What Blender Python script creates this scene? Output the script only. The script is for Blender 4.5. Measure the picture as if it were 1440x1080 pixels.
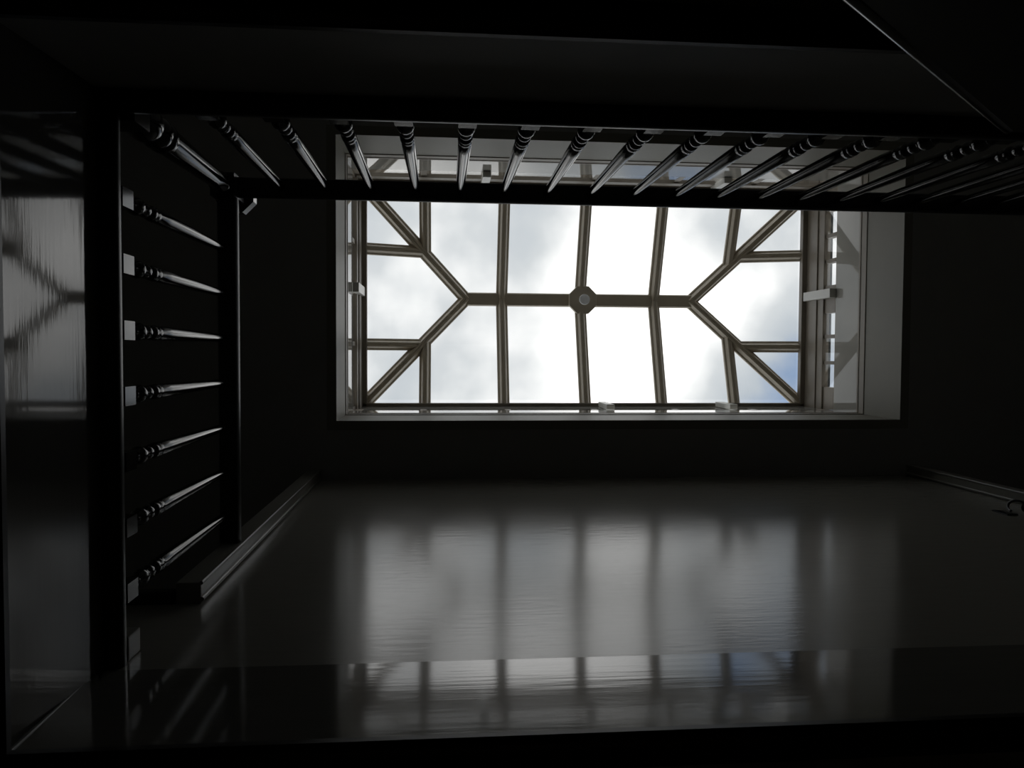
import bpy, bmesh, math, random
from mathutils import Vector, Matrix
random.seed(7)
for o in list(bpy.data.objects):
    bpy.data.objects.remove(o)
scene = bpy.context.scene
C = scene.collection

# ------------------------------------------------------------------ camera
# The photographer stands in the lower hall and points the camera up the stairwell.
# World: X = right, Y = towards the front wall, Z = up.  U() works in units of S metres
# measured from the camera (d = height above the camera).
S = 1.8
CAMZ = 1.3
FPX = 1108.4
RX, RY, RZ = 0.0373, -0.0872, 0.0052


def U(x, y, d):
    return Vector((S * x, S * y, CAMZ + S * d))


R = (Matrix.Rotation(RX, 3, 'X') @ Matrix.Rotation(RY, 3, 'Y') @ Matrix.Rotation(RZ, 3, 'Z'))
cam = bpy.data.cameras.new('camera')
cam.lens = FPX / 1440 * 36.0
cam.sensor_width = 36.0
cam.clip_start = 0.02
cam.clip_end = 500
camo = bpy.data.objects.new('camera', cam)
C.objects.link(camo)
rr, dn, fw = R[0], R[1], R[2]
M = Matrix(((rr[0], -dn[0], -fw[0], 0), (rr[1], -dn[1], -fw[1], 0), (rr[2], -dn[2], -fw[2], 0), (0, 0, 0, 1)))
M.translation = Vector((0, 0, CAMZ))
camo.matrix_world = M
scene.camera = camo

# ------------------------------------------------------------------ sky
world = bpy.data.worlds.new('overcast_sky')
scene.world = world
world.use_nodes = True
wn = world.node_tree
wn.nodes.clear()


def N(nt, typ, **kw):
    n = nt.nodes.new(typ)
    for k, v in kw.items():
        setattr(n, k, v)
    return n


tc = N(wn, 'ShaderNodeTexCoord')
sep = N(wn, 'ShaderNodeSeparateXYZ')
wn.links.new(tc.outputs['Generated'], sep.inputs[0])
zc = N(wn, 'ShaderNodeMath', operation='MAXIMUM')
zc.inputs[1].default_value = 0.12
wn.links.new(sep.outputs['Z'], zc.inputs[0])
dx = N(wn, 'ShaderNodeMath', operation='DIVIDE')
dy = N(wn, 'ShaderNodeMath', operation='DIVIDE')
for dd, ax in ((dx, 'X'), (dy, 'Y')):
    wn.links.new(sep.outputs[ax], dd.inputs[0])
    wn.links.new(zc.outputs[0], dd.inputs[1])
cmb = N(wn, 'ShaderNodeCombineXYZ')
wn.links.new(dx.outputs[0], cmb.inputs[0])
wn.links.new(dy.outputs[0], cmb.inputs[1])
CLOUD_OFF = (5.325, -13.890, 0.0)
mp = N(wn, 'ShaderNodeMapping')
mp.inputs['Location'].default_value = CLOUD_OFF
mp.inputs['Scale'].default_value = (1.3, 1.3, 1)
wn.links.new(cmb.outputs[0], mp.inputs[0])
big = N(wn, 'ShaderNodeTexNoise')
big.inputs['Scale'].default_value = 2.6
big.inputs['Detail'].default_value = 5
big.inputs['Roughness'].default_value = 0.42
wn.links.new(mp.outputs[0], big.inputs['Vector'])
ramp = N(wn, 'ShaderNodeValToRGB')
cr = ramp.color_ramp
cr.elements[0].position = 0.32
cr.elements[0].color = (0.25, 0.36, 0.56, 1)
cr.elements[1].position = 0.66
cr.elements[1].color = (1.75, 1.73, 1.70, 1)
for pos, col in ((0.40, (0.56, 0.61, 0.66)), (0.48, (0.74, 0.77, 0.79)), (0.55, (1.15, 1.15, 1.14))):
    e = cr.elements.new(pos)
    e.color = col + (1,)
wn.links.new(big.outputs['Fac'], ramp.inputs[0])
bg = N(wn, 'ShaderNodeBackground')
bg.inputs['Strength'].default_value = 1.0
wn.links.new(ramp.outputs[0], bg.inputs[0])
wo = N(wn, 'ShaderNodeOutputWorld')
wn.links.new(bg.outputs[0], wo.inputs[0])

# ------------------------------------------------------------------ exposure
vs = scene.view_settings
vs.view_transform = 'Standard'
vs.look = 'None'
vs.exposure = 0.0
vs.gamma = 1.0
vs.use_curve_mapping = False

# ------------------------------------------------------------------ materials


def paint(name, col, rough, ior=1.5, bump=0.0, stretch=(1, 1, 1), scale=40.0, var=0.15, coat=0.0, spec=0.5):
    m = bpy.data.materials.new(name)
    m.use_nodes = True
    nt = m.node_tree
    b = nt.nodes['Principled BSDF']
    b.inputs['Roughness'].default_value = rough
    b.inputs['IOR'].default_value = ior
    b.inputs['Specular IOR Level'].default_value = spec
    if coat:
        b.inputs['Coat Weight'].default_value = coat
        b.inputs['Coat Roughness'].default_value = rough * 0.5
    t = N(nt, 'ShaderNodeTexCoord')
    mpp = N(nt, 'ShaderNodeMapping')
    mpp.inputs['Scale'].default_value = stretch
    nt.links.new(t.outputs['Object'], mpp.inputs[0])
    nz = N(nt, 'ShaderNodeTexNoise')
    nz.inputs['Scale'].default_value = scale
    nz.inputs['Detail'].default_value = 4
    nt.links.new(mpp.outputs[0], nz.inputs['Vector'])
    mix = N(nt, 'ShaderNodeMix', data_type='RGBA')
    mix.inputs['A'].default_value = tuple(c * (1 - var) for c in col) + (1,)
    mix.inputs['B'].default_value = tuple(c * (1 + var) for c in col) + (1,)
    nt.links.new(nz.outputs['Fac'], mix.inputs['Factor'])
    nt.links.new(mix.outputs['Result'], b.inputs['Base Color'])
    if bump:
        bp = N(nt, 'ShaderNodeBump')
        bp.inputs['Strength'].default_value = 1.0
        bp.inputs['Distance'].default_value = bump
        nt.links.new(nz.outputs['Fac'], bp.inputs['Height'])
        nt.links.new(bp.outputs['Normal'], b.inputs['Normal'])
    return m


def glass(name, tint):
    m = bpy.data.materials.new(name)
    m.use_nodes = True
    nt = m.node_tree
    nt.nodes.clear()
    tr = N(nt, 'ShaderNodeBsdfTransparent')
    nz = N(nt, 'ShaderNodeTexNoise')
    nz.inputs['Scale'].default_value = 6
    mix = N(nt, 'ShaderNodeMix', data_type='RGBA')
    mix.inputs['A'].default_value = tint + (1,)
    mix.inputs['B'].default_value = tuple(min(1, c * 1.01) for c in tint) + (1,)
    nt.links.new(nz.outputs['Fac'], mix.inputs['Factor'])
    nt.links.new(mix.outputs['Result'], tr.inputs[0])
    gl = N(nt, 'ShaderNodeBsdfGlossy')
    gl.inputs['Roughness'].default_value = 0.01
    fr = N(nt, 'ShaderNodeFresnel')
    # the pane is thin: both faces reflect like the outer face of glass (no total reflection inside)
    ge = N(nt, 'ShaderNodeNewGeometry')
    io = N(nt, 'ShaderNodeMapRange')
    io.inputs['To Min'].default_value = 1.5
    io.inputs['To Max'].default_value = 1 / 1.5
    nt.links.new(ge.outputs['Backfacing'], io.inputs['Value'])
    nt.links.new(io.outputs['Result'], fr.inputs['IOR'])
    ms = N(nt, 'ShaderNodeMixShader')
    nt.links.new(fr.outputs[0], ms.inputs[0])
    nt.links.new(tr.outputs[0], ms.inputs[1])
    nt.links.new(gl.outputs[0], ms.inputs[2])
    out = N(nt, 'ShaderNodeOutputMaterial')
    nt.links.new(ms.outputs[0], out.inputs[0])
    return m


MAT = dict(
    wall=paint('wall_paint', (0.26, 0.25, 0.22), 0.17, 1.65, 0.0005, (1, 1, 6), 9, 0.08),
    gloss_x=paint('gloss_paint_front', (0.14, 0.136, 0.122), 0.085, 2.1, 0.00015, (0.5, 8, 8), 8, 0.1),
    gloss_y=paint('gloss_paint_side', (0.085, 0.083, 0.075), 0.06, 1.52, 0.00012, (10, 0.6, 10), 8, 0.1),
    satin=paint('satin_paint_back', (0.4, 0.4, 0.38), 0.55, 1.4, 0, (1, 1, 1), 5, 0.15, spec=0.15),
    ceiling=paint('ceiling_paint', (0.29, 0.285, 0.27), 0.85, 1.4, 0, (1, 1, 1), 6, 0.08, spec=0.15),
    hall=paint('hall_wall_paint', (0.55, 0.54, 0.50), 0.8, 1.4, 0, (1, 1, 1), 4, 0.1, spec=0.2),
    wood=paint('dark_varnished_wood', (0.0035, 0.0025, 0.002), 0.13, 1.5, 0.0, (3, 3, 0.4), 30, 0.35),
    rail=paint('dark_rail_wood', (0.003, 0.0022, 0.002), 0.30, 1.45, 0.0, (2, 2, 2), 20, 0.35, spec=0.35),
    casing=paint('casing_paint', (0.2, 0.195, 0.17), 0.3, 1.5, 0, (1, 1, 1), 10, 0.1),
    lantern=paint('lantern_paint', (0.48, 0.42, 0.325), 0.45, 1.5, 0, (1, 1, 1), 12, 0.12),
    beam=paint('beam_paint', (0.235, 0.205, 0.165), 0.45, 1.5, 0, (1, 1, 1), 12, 0.12),
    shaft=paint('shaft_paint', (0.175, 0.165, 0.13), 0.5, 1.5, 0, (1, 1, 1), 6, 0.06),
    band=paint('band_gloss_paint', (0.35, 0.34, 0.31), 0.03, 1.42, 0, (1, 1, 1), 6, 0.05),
    white=paint('white_enamel', (0.62, 0.61, 0.57), 0.35, 1.5, 0, (1, 1, 1), 15, 0.05),
    outside=paint('dark_roof_lead', (0.03, 0.04, 0.045), 0.7, 1.5, 0, (1, 1, 1), 10, 0.2),
    knob=paint('knob_metal', (0.85, 0.86, 0.87), 0.4, 1.5, 0, (1, 1, 1), 30, 0.1),
    iron=paint('black_iron', (0.006, 0.006, 0.006), 0.3, 1.5, 0, (1, 1, 1), 30, 0.2),
    floor=paint('floor_boards', (0.25, 0.17, 0.10), 0.4, 1.5, 0, (1, 12, 1), 3, 0.3),
    glass=glass('clear_glass', (0.985, 0.99, 0.99)),
)

# ------------------------------------------------------------------ mesh helpers (u-space corners)


def B():
    return bmesh.new()


def box(bm, a, b, bev=0.0):
    """axis-aligned box from unit corner a to unit corner b, optional bevel in metres"""
    p, q = U(*a), U(*b)
    lo = Vector((min(p.x, q.x), min(p.y, q.y), min(p.z, q.z)))
    hi = Vector((max(p.x, q.x), max(p.y, q.y), max(p.z, q.z)))
    v = [bm.verts.new((x, y, z)) for x in (lo.x, hi.x) for y in (lo.y, hi.y) for z in (lo.z, hi.z)]
    fs = [bm.faces.new([v[i] for i in f]) for f in
          ((0, 1, 3, 2), (4, 6, 7, 5), (0, 4, 5, 1), (2, 3, 7, 6), (0, 2, 6, 4), (1, 5, 7, 3))]
    if bev:
        es = list({e for f in fs for e in f.edges})
        bmesh.ops.bevel(bm, geom=es, offset=bev, segments=2, profile=0.6, affect='EDGES')
    return bm


def bevel_box(a, b, bev=0.0):
    return box(B(), a, b, bev)


def loft(bm, prof, a, b, up=Vector((0, 0, 1)), ea=None, eb=None):
    """sweep a closed (side, up) metre profile from world point a to b; ea / eb are optional
    end plane normals for mitred ends"""
    d = (b - a).normalized()
    side = d.cross(up).normalized()
    upv = side.cross(d).normalized()
    rings = []
    for pt, en in ((a, ea), (b, eb)):
        ring = []
        for s, h in prof:
            p = pt + side * s + upv * h
            if en is not None and abs(d.dot(en)) > 1e-4:
                p = p + d * ((pt - p).dot(en) / d.dot(en))
            ring.append(bm.verts.new(p))
        rings.append(ring)
    n = len(prof)
    for i in range(n):
        bm.faces.new((rings[0][i], rings[0][(i + 1) % n], rings[1][(i + 1) % n], rings[1][i]))
    bm.faces.new(rings[0][::-1])
    bm.faces.new(rings[1])
    return bm


def lathe(bm, prof, c, seg=20):
    """prof: list of (r, z) in metres, around the vertical through c"""
    rings = []
    for r, z in prof:
        rings.append([bm.verts.new((c[0] + r * math.cos(2 * math.pi * k / seg),
                                    c[1] + r * math.sin(2 * math.pi * k / seg), c[2] + z)) for k in range(seg)])
    for i in range(len(rings) - 1):
        for k in range(seg):
            bm.faces.new((rings[i][k], rings[i][(k + 1) % seg], rings[i + 1][(k + 1) % seg], rings[i + 1][k]))
    bm.faces.new(rings[0][::-1])
    bm.faces.new(rings[-1])
    return bm


def extr(bm, pts, h):
    """plate from a list of world points, extruded by vector h"""
    lo = [bm.verts.new(p) for p in pts]
    hi = [bm.verts.new(p + h) for p in pts]
    n = len(pts)
    bm.faces.new(lo[::-1])
    bm.faces.new(hi)
    for i in range(n):
        bm.faces.new((lo[i], lo[(i + 1) % n], hi[(i + 1) % n], hi[i]))
    return bm


def smooth_by_angle(me, ang):
    bm = bmesh.new()
    bm.from_mesh(me)
    for f in bm.faces:
        f.smooth = True
    for ed in bm.edges:
        if len(ed.link_faces) == 2 and ed.calc_face_angle(0) > ang:
            ed.smooth = False
    bm.to_mesh(me)
    bm.free()


def wloc(o):
    v = Vector((0, 0, 0))
    while o is not None:
        v += o.location
        o = o.parent
    return v


def obj(name, bm, mat, parent=None, smooth=0.0, label=None, keep=False):
    bmesh.ops.recalc_face_normals(bm, faces=bm.faces)
    if parent is not None:
        org = wloc(parent)
        loc = Vector((0, 0, 0))
    elif keep:
        org = loc = Vector((0, 0, 0))
    else:
        xs = [v.co.x for v in bm.verts]; ys = [v.co.y for v in bm.verts]; zs = [v.co.z for v in bm.verts]
        org = loc = Vector(((min(xs) + max(xs)) / 2, (min(ys) + max(ys)) / 2, min(zs)))
    for v in bm.verts:
        v.co -= org
    me = bpy.data.meshes.new(name)
    bm.to_mesh(me)
    bm.free()
    me.materials.append(MAT[mat])
    if smooth:
        smooth_by_angle(me, smooth)
    o = bpy.data.objects.new(name, me)
    C.objects.link(o)
    o.location = loc
    o.parent = parent
    if label:
        o['label'] = label
    return o


def empty(name, loc, label, cat, group=None, kind=None):
    o = bpy.data.objects.new(name, None)
    C.objects.link(o)
    o.location = loc
    o.empty_display_size = 0.1
    tag(o, label, cat, group, kind)
    return o


def tag(o, label, cat, group=None, kind=None):
    o['label'] = label
    o['category'] = cat
    if group:
        o['group'] = group
    if kind:
        o['kind'] = kind
    return o


def struct(name, bm, mat, label, cat, smooth=0.0):
    return tag(obj(name, bm, mat, smooth=smooth), label, cat, kind='structure')


# ------------------------------------------------------------------ key dimensions (units)
DL = 1.050      # landing level
DT = 0.822      # underside of the floor edge
DC = 2.5685     # upper ceiling
XF = -0.437     # face of the left fascia
YB = -0.330     # face of the back fascia
YW = 0.405      # face of the front wall
XR = 1.62       # right end of the well
HX0, HX1, HY0, HY1 = -1.30, 2.15, -1.05, 0.80     # hall walls
OX0, OX1, OY0, OY1 = -0.341, 1.560, -0.6967, 0.2147   # lantern opening
FLOOR = -CAMZ / S

# ------------------------------------------------------------------ structure: lower hall
struct('floor', bevel_box((HX0, HY0, FLOOR - 0.05), (HX1, HY1, FLOOR)), 'floor',
       'dark boarded floor of the lower hall', 'floor')
T = 0.08
for nm, a, b, lab in (
        ('wall_left', (HX0 - T, HY0 - T, FLOOR - .05), (HX0, HY1 + T, DC + .1), 'dark plaster wall behind the end landing'),
        ('wall_right', (HX1, HY0 - T, FLOOR - .05), (HX1 + T, HY1 + T, DC + .1), 'dark plaster wall at the far end of the well'),
        ('wall_back', (HX0, HY0 - T, FLOOR - .05), (HX1, HY0, DC + .1), 'dark plaster wall behind the long landing'),
        ('wall_lower_front', (HX0, HY1, FLOOR - .05), (HX1, HY1 + T, DC + .1), 'dark plaster outer wall of the hall')):
    struct(nm, bevel_box(a, b), 'hall', lab, 'wall')

# floor slabs round the well: their undersides are the lower hall's ceiling
for nm, a, b, lab in (
        ('ceiling_lower_left', (HX0, HY0, DT - .012), (XF - .016, HY1, DL - .004), 'floor slab of the end landing, seen from below'),
        ('ceiling_lower_back', (XF - .010, HY0, DT - .012), (HX1, YB - .010, DL - .004), 'floor slab of the long landing, seen from below'),
        ('ceiling_lower_front', (XF - .010, YW + .012, DT - .012), (HX1, HY1, DL - .004), 'floor slab under the front wall, seen from below'),
        ('ceiling_lower_right', (XR, YB - .010, DT - .012), (HX1, YW + .012, DL - .004), 'floor slab at the far end of the well')):
    struct(nm, bevel_box(a, b), 'ceiling', lab, 'ceiling')


def tilted_board(axis, face, back, a0, a1, d0, d1, lean):
    """board whose visible face leans by `lean` units between its lower and upper edge"""
    bm = B()
    if axis == 'X':
        pts = [U(back, a0, d0), U(face, a0, d0), U(face + lean, a0, d1), U(back, a0, d1)]
        extr(bm, pts, U(0, a1, 0) - U(0, a0, 0))
    else:
        pts = [U(a0, back, d0), U(a0, face, d0), U(a0, face + lean, d1), U(a0, back, d1)]
        extr(bm, pts, U(a1, 0, 0) - U(a0, 0, 0))
    return bm


LEAN_L = 0.014
LEAN_F = -0.003
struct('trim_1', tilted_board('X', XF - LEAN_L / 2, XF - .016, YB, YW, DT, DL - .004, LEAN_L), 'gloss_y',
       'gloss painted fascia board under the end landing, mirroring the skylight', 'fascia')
struct('trim_2', tilted_board('Y', YB, YB - .010, XF - .010, XR, DT, DL - .004, 0), 'satin',
       'dull dark fascia board under the long landing', 'fascia')
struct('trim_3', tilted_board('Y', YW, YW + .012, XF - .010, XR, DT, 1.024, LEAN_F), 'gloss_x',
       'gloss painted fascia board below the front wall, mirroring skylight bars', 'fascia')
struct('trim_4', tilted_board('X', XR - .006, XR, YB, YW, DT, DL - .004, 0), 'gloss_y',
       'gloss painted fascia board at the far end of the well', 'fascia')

struct('trim_12', loft(B(), [(.0045 * math.cos(t * math.pi / 4), .0045 * math.sin(t * math.pi / 4)) for t in range(8)],
                       U(XF + .001, YW - .001, DT), U(XF + .001, YW - .001, 1.034), up=Vector((0, 1, 0))), 'casing',
       'thin painted bead in the corner between the two gloss fascia boards', 'bead', 0.9)
# black wooden moulding round the lower edge of the well
prof_mould = [(0, 0), (0, -.016), (.012, -.026), (.030, -.030), (.050, -.024), (.066, -.026), (.072, -.012), (.072, 0)]
mz = DT
w_ = .072 / S
bm = loft(B(), prof_mould, U(XF + .004, YB - w_, mz), U(XF + .004, YW + w_, mz), up=Vector((0, 0, 1)))
# loft() puts +side to the right of the travel direction; flip so the moulding lies outside the well


def edge_mould(a, b, outward):
    bm = B()
    ra, rb = [], []
    for s, h in prof_mould:
        ra.append(bm.verts.new(a + outward * s + Vector((0, 0, h))))
        rb.append(bm.verts.new(b + outward * s + Vector((0, 0, h))))
    n = len(ra)
    for i in range(n):
        bm.faces.new((ra[i], ra[(i + 1) % n], rb[(i + 1) % n], rb[i]))
    bm.faces.new(ra); bm.faces.new(rb[::-1])
    return bm


bm.free()
o_ = .004
struct('trim_5', edge_mould(U(XF + o_, YB - w_, mz), U(XF + o_, YW + w_, mz), Vector((-1, 0, 0))), 'rail',
       'black moulding along the lower edge of the end landing fascia', 'moulding', 0.6)
struct('trim_6', edge_mould(U(XF + o_, YB + o_, mz), U(XR, YB + o_, mz), Vector((0, -1, 0))), 'rail',
       'black moulding along the lower edge of the long landing fascia', 'moulding', 0.6)
struct('trim_7', edge_mould(U(XF + o_, YW - o_, mz), U(XR, YW - o_, mz), Vector((0, 1, 0))), 'rail',
       'black moulding along the lower edge of the front fascia', 'moulding', 0.6)

# ------------------------------------------------------------------ structure: upper hall
PX0, PX1 = -0.391, 1.590
struct('wall_front', bevel_box((PX0, YW, 1.024), (PX1, YW + .03, DC)), 'wall',
       'satin painted wall standing on the edge of the well, reflecting the skylight', 'wall')
# low parapets left and right of that wall with a dark sill, recesses behind
for k, (x0, x1, side) in enumerate(((HX0, PX0, 'end landing'), (PX1, HX1, 'far end of the well'))):
    struct('wall_parapet' if k == 0 else 'wall_parapet_far', bevel_box((x0, YW, 1.0242), (x1, YW + .06, 1.30)), 'wall',
           'low painted wall under the dark recess by the %s' % side, 'wall')
    pil = empty('trim_%d' % (8 + k), U((PX0 - .02) if k == 0 else (PX1 + .02), .387, 1.305),
                'painted corner casing of the front wall by the %s' % side, 'casing', kind='structure')
    sgn = -1 if k == 0 else 1
    e0 = PX0 if k == 0 else PX1
    obj('casing_board', bevel_box((e0, .372, 1.306), (e0 + sgn * .040, YW + .03, DC), 0.004), 'casing', pil)
    obj('corner_bead', loft(B(), [(.006 * math.cos(t * math.pi / 4), .006 * math.sin(t * math.pi / 4)) for t in range(8)],
                            U(e0 - sgn * .0005, .3725, 1.306), U(e0 - sgn * .0005, .3725, DC), up=Vector((0, 1, 0))), 'casing', pil, 0.9)
    obj('quarter_bead', loft(B(), [(.007 * math.cos(t * math.pi / 4), .007 * math.sin(t * math.pi / 4)) for t in range(8)],
                             U(e0 - sgn * .001, .399, 1.306), U(e0 - sgn * .001, .399, DC), up=Vector((0, 1, 0))), 'casing', pil, 0.9)
    xs0, xs1 = sorted((e0 + sgn * .0405, HX0 if k == 0 else HX1))
    struct('trim_%d' % (10 + k), bevel_box((xs0, .385, 1.301), (xs1, YW + .08, 1.325), 0.008), 'rail',
           'dark wooden sill on the low wall by the %s' % side, 'sill')

# upper ceiling with the opening for the lantern
bm = B()
CX0, CX1, CY0, CY1 = OX0 - .03, OX1 + .03, OY0 - .03, OY1 + .03
for a, b in (((HX0, HY0), (CX0, HY1)), ((CX1, HY0), (HX1, HY1)), ((CX0, HY0), (CX1, CY0)), ((CX0, CY1), (CX1, HY1))):
    box(bm, (a[0], a[1], DC), (b[0], b[1], DC + .09))
struct('ceiling', bm, 'ceiling', 'dark flat upper ceiling round the skylight opening', 'ceiling')

# ------------------------------------------------------------------ roof lantern
lan = empty('window_1', U((OX0 + OX1) / 2, (OY0 + OY1) / 2, DC),
            'bright hipped glass roof lantern over the stairwell', 'skylight', kind='structure')
D1, D2, D3, D4, D5 = 2.802, 2.850, 3.030, 3.120, 3.2925   # moulding, band, windows, beam, eaves
TH = .045


def ring(d0, d1, proud, thick):
    """four boards lining the shaft: left, right, back, front"""
    p = proud
    return [((OX0 - thick, OY0 - thick, d0), (OX0 + p, OY1 + thick, d1)),
            ((OX1 - p, OY0 - thick, d0), (OX1 + thick, OY1 + thick, d1)),
            ((OX0 + p, OY0 - thick, d0), (OX1 - p, OY0 + p, d1)),
            ((OX0 + p, OY1 - p, d0), (OX1 - p, OY1 + thick, d1))]


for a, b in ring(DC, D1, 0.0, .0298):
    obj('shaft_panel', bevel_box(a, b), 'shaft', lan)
for a, b in ring(D1, D2 - .012, .003, TH):
    obj('moulding', bevel_box(a, b, 0.004), 'beam', lan)
for a, b in ring(D2 - .012, D2, .0050, TH):
    obj('moulding', bevel_box(a, b, 0.004), 'beam', lan)
for a, b in ring(D2, D3, 0.0, TH):
    obj('band_panel', bevel_box(a, b), 'band', lan)
for k, (a, b) in enumerate(ring(D4, D4 + .05, .007, .02)):
    if k != 3:
        obj('eaves_beam', bevel_box(a, b, 0.004), 'beam', lan)
for k, (a, b) in enumerate(ring(D4 + .05, D5 - .03, .012, .02)):
    if k != 3:
        obj('eaves_beam', bevel_box(a, b, 0.003), 'beam', lan)
obj('band_panel', bevel_box((OX0 + .012, OY1, D4), (OX1 - .012, OY1 + .02, D5 - .03)), 'band', lan)
for p_, ids in ((.031, (0, 1)), (.023, (2,)), (.014, (3,))):
    rg_ = ring(D5 - .03, D5, p_, .02)
    for k in ids:
        obj('eaves_beam', bevel_box(rg_[k][0], rg_[k][1], 0.005), 'beam', lan)
# overhanging lead eaves outside
for a, b in ring(D4 + .045, D4 + .06, -.02, .052):
    obj('eaves_overhang', bevel_box(a, b), 'outside', lan)


def sash(axis, face, lo, hi, cuts, sgn):
    """row of panes in the lantern's vertical side; axis 'X' = plane of constant X"""
    def bx_(l0, l1, d0, d1, t0, t1):
        if axis == 'X':
            return bevel_box((face + sgn * t0, l0, d0), (face + sgn * t1, l1, d1))
        return bevel_box((l0, face + sgn * t0, d0), (l1, face + sgn * t1, d1))
    s = obj('sash', bx_(lo, hi, D3, D3 + .004, .001, .03), 'lantern', lan)
    for l0, l1 in cuts:
        obj('pane', bx_(l0, l1, D3 + .004, D4, .0008, .0022), 'glass', s)
    edges = [lo] + [v for c in cuts for v in c] + [hi]
    for i in range(0, len(edges), 2):
        if edges[i + 1] - edges[i] > 1e-4:
            obj('muntin', bx_(edges[i], edges[i + 1], D3 + .004, D4, .0003, .028), 'beam', s)


YM = (OY0 + OY1) / 2
cutsR = [(-.590, -.497), (-.482, -.395), (-.380, -.288), (-.176, -.089), (-.074, .018), (.032, .125)]
sash('X', OX1, OY0, OY1, cutsR, 1)
sash('X', OX0, OY0, OY1, [(OY0 + .012, -.442), (-.426, -.049), (-.033, OY1 - .012)], -1)
EX0, EX1, EY0, EY1 = -.3074, 1.5285, -.6708, .1883
DR = 3.4394
RX0, RX1 = .0992, 1.095
RAF = [-.0753, .2544, .6006, .9309, 1.2509]
ENDY = [-.434, -.041]
lim = [OX0 + .02] + RAF + [OX1 - .02]
cutsL = [(lim[i] + .012, lim[i + 1] - .012) for i in range(len(lim) - 1)]
sash('Y', OY1, OX0, OX1, cutsL, 1)
sash('Y', OY0, OX0, OX1, cutsL, -1)

# white stay brackets on the middle of each side
obj('stay_bracket', bevel_box((OX1 - .028, -.272, D3 - .005), (OX1 - .001, -.235, D5 - .035), 0.004), 'white', lan)
obj('stay_bracket', bevel_box((OX0 + .001, -.272, D3 - .005), (OX0 + .024, -.235, D5 - .035), 0.004), 'white', lan)
for x in (.165, 1.105):
    obj('stay_bracket', bevel_box((x - .016, OY0 + .001, D3 - .02), (x + .016, OY0 + .024, D5 - .035), 0.004), 'white', lan)
for x in (.66, 1.16):
    obj('stay_bracket', bevel_box((x - .016, OY1 - .022, D3 + .03), (x + .016, OY1 - .001, D5 - .06), 0.004), 'white', lan)

# roof frame
YR = (EY0 + EY1) / 2
prof_raf = [(-.044, .03), (-.044, .010), (-.038, .004), (-.030, .002), (-.016, -.030), (-.004, -.030), (0, -.026), (.004, -.030), (.016, -.030),
            (.030, .002), (.038, .004), (.044, .010), (.044, .03)]
prof_hip = [(s * 1.08, h if h > 0 else h * 1.3) for s, h in prof_raf]


def hipY(x, front):
    t = (x - EX0) / (RX0 - EX0) if x < RX0 else (EX1 - x) / (EX1 - RX1)
    t = max(0, min(1, t))
    ey = EY1 if front else EY0
    return ey + (YR - ey) * t, D5 + (DR - D5) * t


for front in (True, False):
    ey = EY1 if front else EY0
    for x in RAF:
        if RX0 < x < RX1:
            y1, d1 = YR, DR
        else:
            y1, d1 = hipY(x, front)
        oy = .02 if front else -.02
        sl = (DR - D5) / (YR - ey)
        a = U(x, ey + oy, D5 + sl * oy)
        obj('rafter', loft(B(), prof_raf, a, U(x, y1, d1)), 'lantern', lan)
for ex, rx in ((EX0, RX0), (EX1, RX1)):
    sx = -1 if ex == EX0 else 1
    sl = (DR - D5) / (rx - ex)
    for y in ENDY:
        t = (y - EY0) / (YR - EY0) if y < YR else (EY1 - y) / (EY1 - YR)
        obj('rafter', loft(B(), prof_raf, U(ex + sx * .02, y, D5 + sl * sx * .02), U(ex + (rx - ex) * t, y, D5 + (DR - D5) * t)), 'lantern', lan)
    for ey in (EY0, EY1):
        a, b = U(ex, ey, D5), U(rx, YR, DR)
        obj('hip_rafter', loft(B(), prof_hip, a + (a - b) * .04, b), 'lantern', lan)
ridge = obj('ridge_beam', loft(B(), [(-.052, .02), (-.052, -.006), (-.044, -.022), (.044, -.022), (.052, -.006), (.052, .02)],
                               U(RX0 + .005, YR, DR), U(RX1 + .012, YR, DR)), 'lantern', lan)
bx0 = U(.607, YR, DR)
bm = B()
r8 = .117
p8 = [bx0 + Vector((r8 * math.cos(math.pi / 8 + k * math.pi / 4), r8 * math.sin(math.pi / 8 + k * math.pi / 4), -.062)) for k in range(8)]
extr(bm, p8, Vector((0, 0, .055)))
es = [e_ for e_ in bm.edges]
bmesh.ops.bevel(bm, geom=es, offset=.006, segments=2, profile=.5, affect='EDGES')
obj('boss', bm, 'lantern', ridge, label='octagonal boss at the middle of the ridge')
obj('boss_knob', lathe(B(), [(.030, .0), (.040, .006), (.042, .02), (.034, .05), (.034, .064)], bx0 + Vector((.004, .0, -.125)), 24),
    'knob', ridge, 0.6, label='pale round knob under the boss')


def clip(poly, f):
    out = []
    for i in range(len(poly)):
        p, q = poly[i], poly[(i + 1) % len(poly)]
        fp, fq = f(p), f(q)
        if fp >= 0:
            out.append(p)
        if fp * fq < 0:
            t = fp / (fp - fq)
            out.append((p[0] + (q[0] - p[0]) * t, p[1] + (q[1] - p[1]) * t))
    return out


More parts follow.
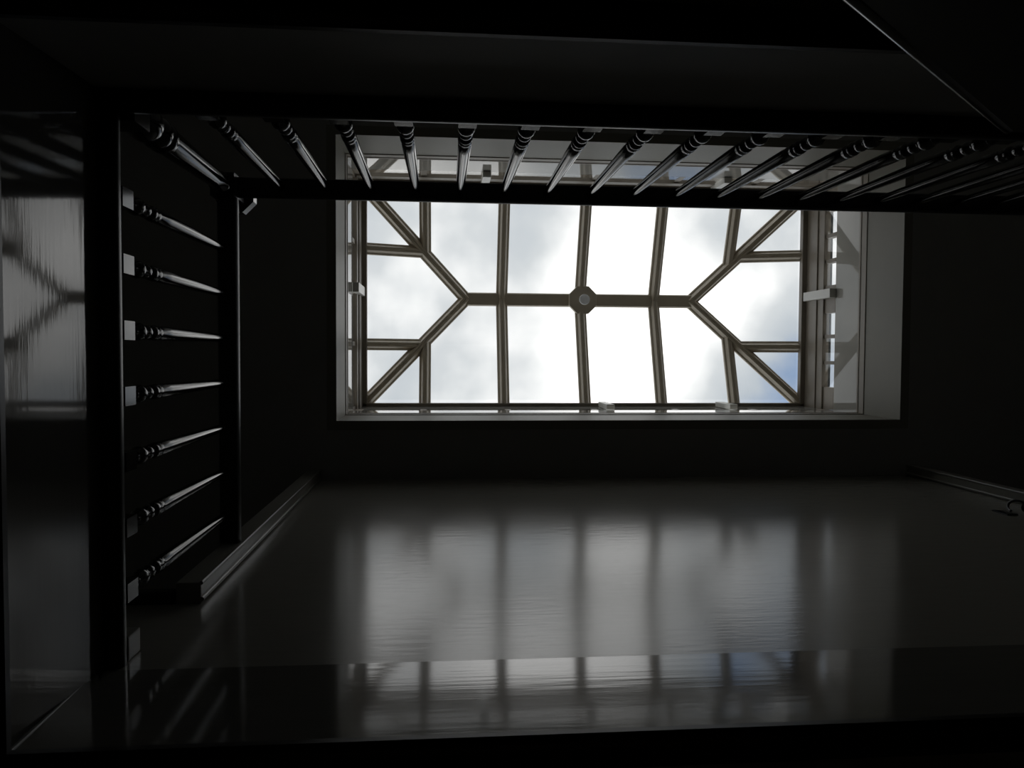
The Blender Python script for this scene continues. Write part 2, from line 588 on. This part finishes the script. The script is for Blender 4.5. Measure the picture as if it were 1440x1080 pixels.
up_g = Vector((0, 0, .022))
tg = Vector((0, 0, .006))
for front in (True, False):
    ey = EY1 if front else EY0
    poly = [(EX0 - .03, ey), (EX1 + .03, ey), (RX1, YR), (RX0, YR)]
    xs = [EX0 - .03] + RAF + [EX1 + .03]
    for i in range(len(xs) - 1):
        pp = clip(clip(poly, lambda p: p[0] - xs[i]), lambda p: xs[i + 1] - p[0])
        if len(pp) > 2:
            pts = [U(x, y, D5 + (DR - D5) * (y - ey) / (YR - ey)) + up_g for x, y in pp]
            obj('roof_pane', extr(B(), pts, tg), 'glass', lan)
for ex, rx in ((EX0, RX0), (EX1, RX1)):
    poly = [(ex, EY0 - .03), (ex, EY1 + .03), (rx, YR)]
    ys = [EY0 - .03] + ENDY + [EY1 + .03]
    for i in range(len(ys) - 1):
        pp = clip(clip(poly, lambda p: p[1] - ys[i]), lambda p: ys[i + 1] - p[1])
        if len(pp) > 2:
            pts = [U(x, y, D5 + (DR - D5) * (x - ex) / (rx - ex)) + up_g for x, y in pp]
            obj('roof_pane', extr(B(), pts, tg), 'glass', lan)

# ------------------------------------------------------------------ balustrades
K = 1.077
BX, BY = -.3914 * K, -.2992 * K     # baluster axes
SP = .0798 * K
D_B0 = 1.058                # top of the base rail
D_H0, D_H1 = 1.458 * K, 1.492 * K   # handrail underside / top
bal_prof_d = [(1.0165, .0070), (1.019, .0085), (1.022, .0060), (1.027, .0058), (1.030, .0075), (1.032, .0058), (1.036, .0052),
              (1.042, .0080), (1.048, .0100), (1.054, .0100), (1.060, .0080), (1.065, .0060), (1.069, .0058),
              (1.073, .0075), (1.078, .0082), (1.083, .0078), (1.088, .0062), (1.093, .0058), (1.096, .0082), (1.100, .0088),
              (1.104, .0078), (1.107, .0080), (1.111, .0090), (1.116, .0086), (1.118, .0076), (1.123, .0076),
              (1.127, .0084), (1.16, .0084), (1.22, .0080), (1.30, .0073), (1.38, .0065), (1.44, .0057), (1.462, .0054)]
bal_prof_d = [(d * K, r * K * 1.17) for d, r in bal_prof_d]


def block(c, hw, z0, z1, ch):
    """square block with chamfered top"""
    bm = B()
    def rg(h, z):
        return [bm.verts.new((c[0] + sx * h, c[1] + sy * h, c[2] + z)) for sx, sy in ((-1, -1), (1, -1), (1, 1), (-1, 1))]
    r = [rg(hw, z0), rg(hw, z1 - ch), rg(hw - ch, z1)]
    for i in range(2):
        for k in range(4):
            bm.faces.new((r[i][k], r[i][(k + 1) % 4], r[i + 1][(k + 1) % 4], r[i + 1][k]))
    bm.faces.new(r[0][::-1]); bm.faces.new(r[2])
    return bm


proto = None


def baluster(parent, x, y):
    global proto
    base = U(x, y, D_B0)
    if proto is None:
        bm = lathe(B(), [(r * S, (d - D_B0) * S) for d, r in bal_prof_d], (0, 0, 0), 18)
        b = bpy.data.meshes.new('baluster')
        bmesh.ops.recalc_face_normals(bm, faces=bm.faces)
        bm.to_mesh(b); bm.free()
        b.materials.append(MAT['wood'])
        smooth_by_angle(b, 0.7)
        bm = block((0, 0, 0), .0225, -.001, (1.0175 * K - D_B0) * S, .006)
        bmesh.ops.recalc_face_normals(bm, faces=bm.faces)
        f = bpy.data.meshes.new('foot_block')
        bm.to_mesh(f); bm.free()
        f.materials.append(MAT['wood'])
        proto = (b, f)
    o = bpy.data.objects.new('baluster', proto[0])
    C.objects.link(o)
    o.parent = parent
    o.location = base - wloc(parent)
    q = bpy.data.objects.new('foot_block', proto[1])
    C.objects.link(q)
    q.parent = o
    return o


def handrail_prof(w, h):
    """rounded rail cross-section, (side, up), origin at the middle of the underside"""
    return [(-w * .40, 0), (w * .40, 0), (w * .47, h * .12), (w * .5, h * .35), (w * .46, h * .62), (w * .34, h * .88),
            (w * .15, h), (-w * .15, h), (-w * .34, h * .88), (-w * .46, h * .62), (-w * .5, h * .35), (-w * .47, h * .12)]


def nosing_prof(w, h):
    return [(0, 0), (w - .016, 0), (w - .005, .004), (w, .014), (w, h - .014), (w - .005, h - .004), (w - .016, h), (0, h)]


DN0 = 1.034
NX, NY = -.3885 * K, -.2985 * K    # newel axis
hr = handrail_prof(.037 * K * S, (D_H1 - D_H0) * S)
# end landing
b1 = empty('balustrade', U(BX, .06, DN0), 'dark wooden balustrade with turned balusters round two sides of the well', 'balustrade')
YA, YZ = BY + .02, YW - .002
def bar_y(x_out, w, y0, y1, d, prof):      # profile grows from x_out towards +X
    return loft(B(), prof, U(x_out, y0, d), U(x_out, y1, d))
def bar_x(y_out, x0, x1, d, prof):         # profile grows from y_out towards +Y
    return loft(B(), prof, U(x0, y_out, d), U(x1, y_out, d))
pn = nosing_prof((-.409 - XF) * S, (D_B0 - DN0) * S)
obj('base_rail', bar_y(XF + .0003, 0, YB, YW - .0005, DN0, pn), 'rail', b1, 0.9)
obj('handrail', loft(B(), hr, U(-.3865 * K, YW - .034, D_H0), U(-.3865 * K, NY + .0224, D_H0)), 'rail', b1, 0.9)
for i in range(7):
    baluster(b1, BX, -.187 * K + i * SP)
obj('end_block', box(B(), (-.433, .372, D_B0), (-.4095, YW - .0004, 1.0 + .10), 0.005), 'casing', b1, label='painted stub block against the front wall')
# long landing
b2 = b1
pb = [(-s, h) for s, h in nosing_prof((-.3035 - YB) * S, (D_B0 - DN0) * S)]
obj('base_rail', loft(B(), pb, U(-.409, YB + .0003, DN0), U(XR, YB + .0003, DN0)), 'rail', b2, 0.9)
obj('handrail', loft(B(), hr, U(NX + .0224, BY + .0005, D_H0), U(XR, BY + .0005, D_H0)), 'rail', b2, 0.9)
for i in range(21):
    baluster(b2, -.289 * K + i * SP, BY)

# newel post where the two balustrades meet
nl = U(NX, NY, D_B0)
nz = lambda d: (d * K - D_B0) * S
npd = [(1.034, .018), (1.040, .021), (1.046, .017), (1.052, .015), (1.058, .019), (1.070, .0235), (1.082, .0235), (1.094, .019), (1.102, .015),
       (1.108, .019), (1.115, .022), (1.122, .0225), (1.128, .019), (1.132, .0175), (1.138, .0215), (1.146, .0222), (1.150, .0195), (1.156, .0195),
       (1.165, .0200), (1.22, .0190), (1.30, .0172), (1.38, .0156), (1.412, .0148), (1.418, .0185), (1.428, .0195), (1.436, .017), (1.44, .017)]
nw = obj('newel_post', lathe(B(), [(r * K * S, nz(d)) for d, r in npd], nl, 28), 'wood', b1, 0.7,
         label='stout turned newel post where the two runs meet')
obj('base_block', block(nl, .045, .0, nz(1.036), .01), 'wood', nw)
obj('top_block', block(nl, .040, nz(1.44), nz(1.512), .006), 'rail', nw)
def oct_ring(bm, r, z):
    return [bm.verts.new(nl + Vector((r * math.cos(math.pi / 8 + k * math.pi / 4), r * math.sin(math.pi / 8 + k * math.pi / 4), z))) for k in range(8)]
bm = B()
rs = [oct_ring(bm, r, z) for r, z in ((.048, nz(1.512)), (.072, nz(1.524)), (.072, nz(1.550)), (.060, nz(1.562)), (.02, nz(1.572)))]
for i in range(len(rs) - 1):
    for k in range(8):
        bm.faces.new((rs[i][k], rs[i][(k + 1) % 8], rs[i + 1][(k + 1) % 8], rs[i + 1][k]))
bm.faces.new(rs[0][::-1]); bm.faces.new(rs[-1])
obj('cap', bm, 'wood', nw)

# ------------------------------------------------------------------ lower stair flight beside the camera
SY0, SY1 = -.76, -.24
fl = empty('stair_flight', U(-1.0, -.5, FLOOR), 'dark closed-string stair flight climbing past the long landing', 'stairs')
kx = .866


def line_x(d):
    return .272 + (d - .518) / kx


dtop = .800
for y0, y1 in ((SY1 - .018, SY1), (SY0, SY0 + .018)):
    pts = [U(line_x(FLOOR + .02), y0, FLOOR + .001), U(line_x(FLOOR) + .24, y0, FLOOR + .001),
           U(line_x(dtop) + .02, y0, dtop - .19), U(line_x(dtop) + .02, y0, dtop)]
    pts[0] = U(line_x(FLOOR + .001), y0, FLOOR + .001)
    pts = [pts[0], pts[1], pts[2], pts[3], U(line_x(dtop), y0, dtop)]
    st = obj('string_board', extr(B(), pts, U(0, y1, 0) - U(0, y0, 0)), 'rail', fl)
    ym = (y0 + y1) / 2
    cap = [(.021 * math.cos(t * math.pi / 6), .014 * math.sin(t * math.pi / 6)) for t in range(12)]
    obj('string_cap', loft(B(), cap, U(line_x(FLOOR + .01), ym, FLOOR + .01), U(line_x(dtop), ym, dtop - .002)), 'wood', st, 0.9)
nst = 13
dlt = (dtop - FLOOR) / nst
for i in range(nst):
    d1_ = FLOOR + dlt * (i + 1) - .02
    x0 = line_x(FLOOR + dlt * (i + 1)) - .01
    x1 = line_x(FLOOR + dlt * (i + 2))
    xr = x0 + .012
    if i < nst - 1:
        obj('tread', bevel_box((x0, SY0 + .018, d1_ - .015), (x1 + .004, SY1 - .018, d1_), 0.004), 'rail', fl)
    obj('riser', bevel_box((xr, SY0 + .018, d1_ - dlt), (xr + .010, SY1 - .018, d1_ - .015)), 'rail', fl)
pts = [U(line_x(FLOOR) + .215, SY0 + .018, FLOOR + .004), U(line_x(FLOOR) + .235, SY0 + .018, FLOOR + .004),
       U(line_x(dtop) + .0, SY0 + .018, dtop - .19), U(line_x(dtop) - .02, SY0 + .018, dtop - .19)]
obj('soffit', extr(B(), pts, U(0, SY1 - .018, 0) - U(0, SY0 + .018, 0)), 'hall', fl)

# ------------------------------------------------------------------ iron bracket on the front wall
wb = U(1.455, YW, 1.915)
br = empty('wall_bracket', wb, 'small black iron wall bracket on the front wall near its far casing', 'bracket')
obj('back_plate', lathe(B(), [(.032, 0), (.032, .006), (.022, .010)], (0, 0, 0), 16) if False else
    box(B(), (1.440, YW - .004, 1.885), (1.470, YW - .0002, 1.945), 0.004), 'iron', br)


def tube(pts, r, seg=8):
    bm = B()
    rings = []
    for i, p in enumerate(pts):
        t = (pts[min(i + 1, len(pts) - 1)] - pts[max(i - 1, 0)]).normalized()
        a = t.cross(Vector((0.13, .2, 1))).normalized()
        b = t.cross(a)
        rings.append([bm.verts.new(p + (a * math.cos(2 * math.pi * k / seg) + b * math.sin(2 * math.pi * k / seg)) * r) for k in range(seg)])
    for i in range(len(rings) - 1):
        for k in range(seg):
            bm.faces.new((rings[i][k], rings[i][(k + 1) % seg], rings[i + 1][(k + 1) % seg], rings[i + 1][k]))
    bm.faces.new(rings[0][::-1]); bm.faces.new(rings[-1])
    return bm


pts = []
for k in range(19):
    t = k / 18 * 1.5 * math.pi
    rr_ = .055 - .028 * k / 18
    pts.append(wb + Vector((.03 + .004 * k, -.012 - rr_ * (1 - math.cos(t)) * .6, rr_ * math.sin(t))))
obj('scroll_arm', tube(pts, .006), 'iron', br, 0.9)
obj('cup', lathe(B(), [(.008, 0), (.020, .006), (.024, .020), (.020, .024)], pts[-1] + Vector((0, 0, .004)), 14), 'iron', br, 0.7)
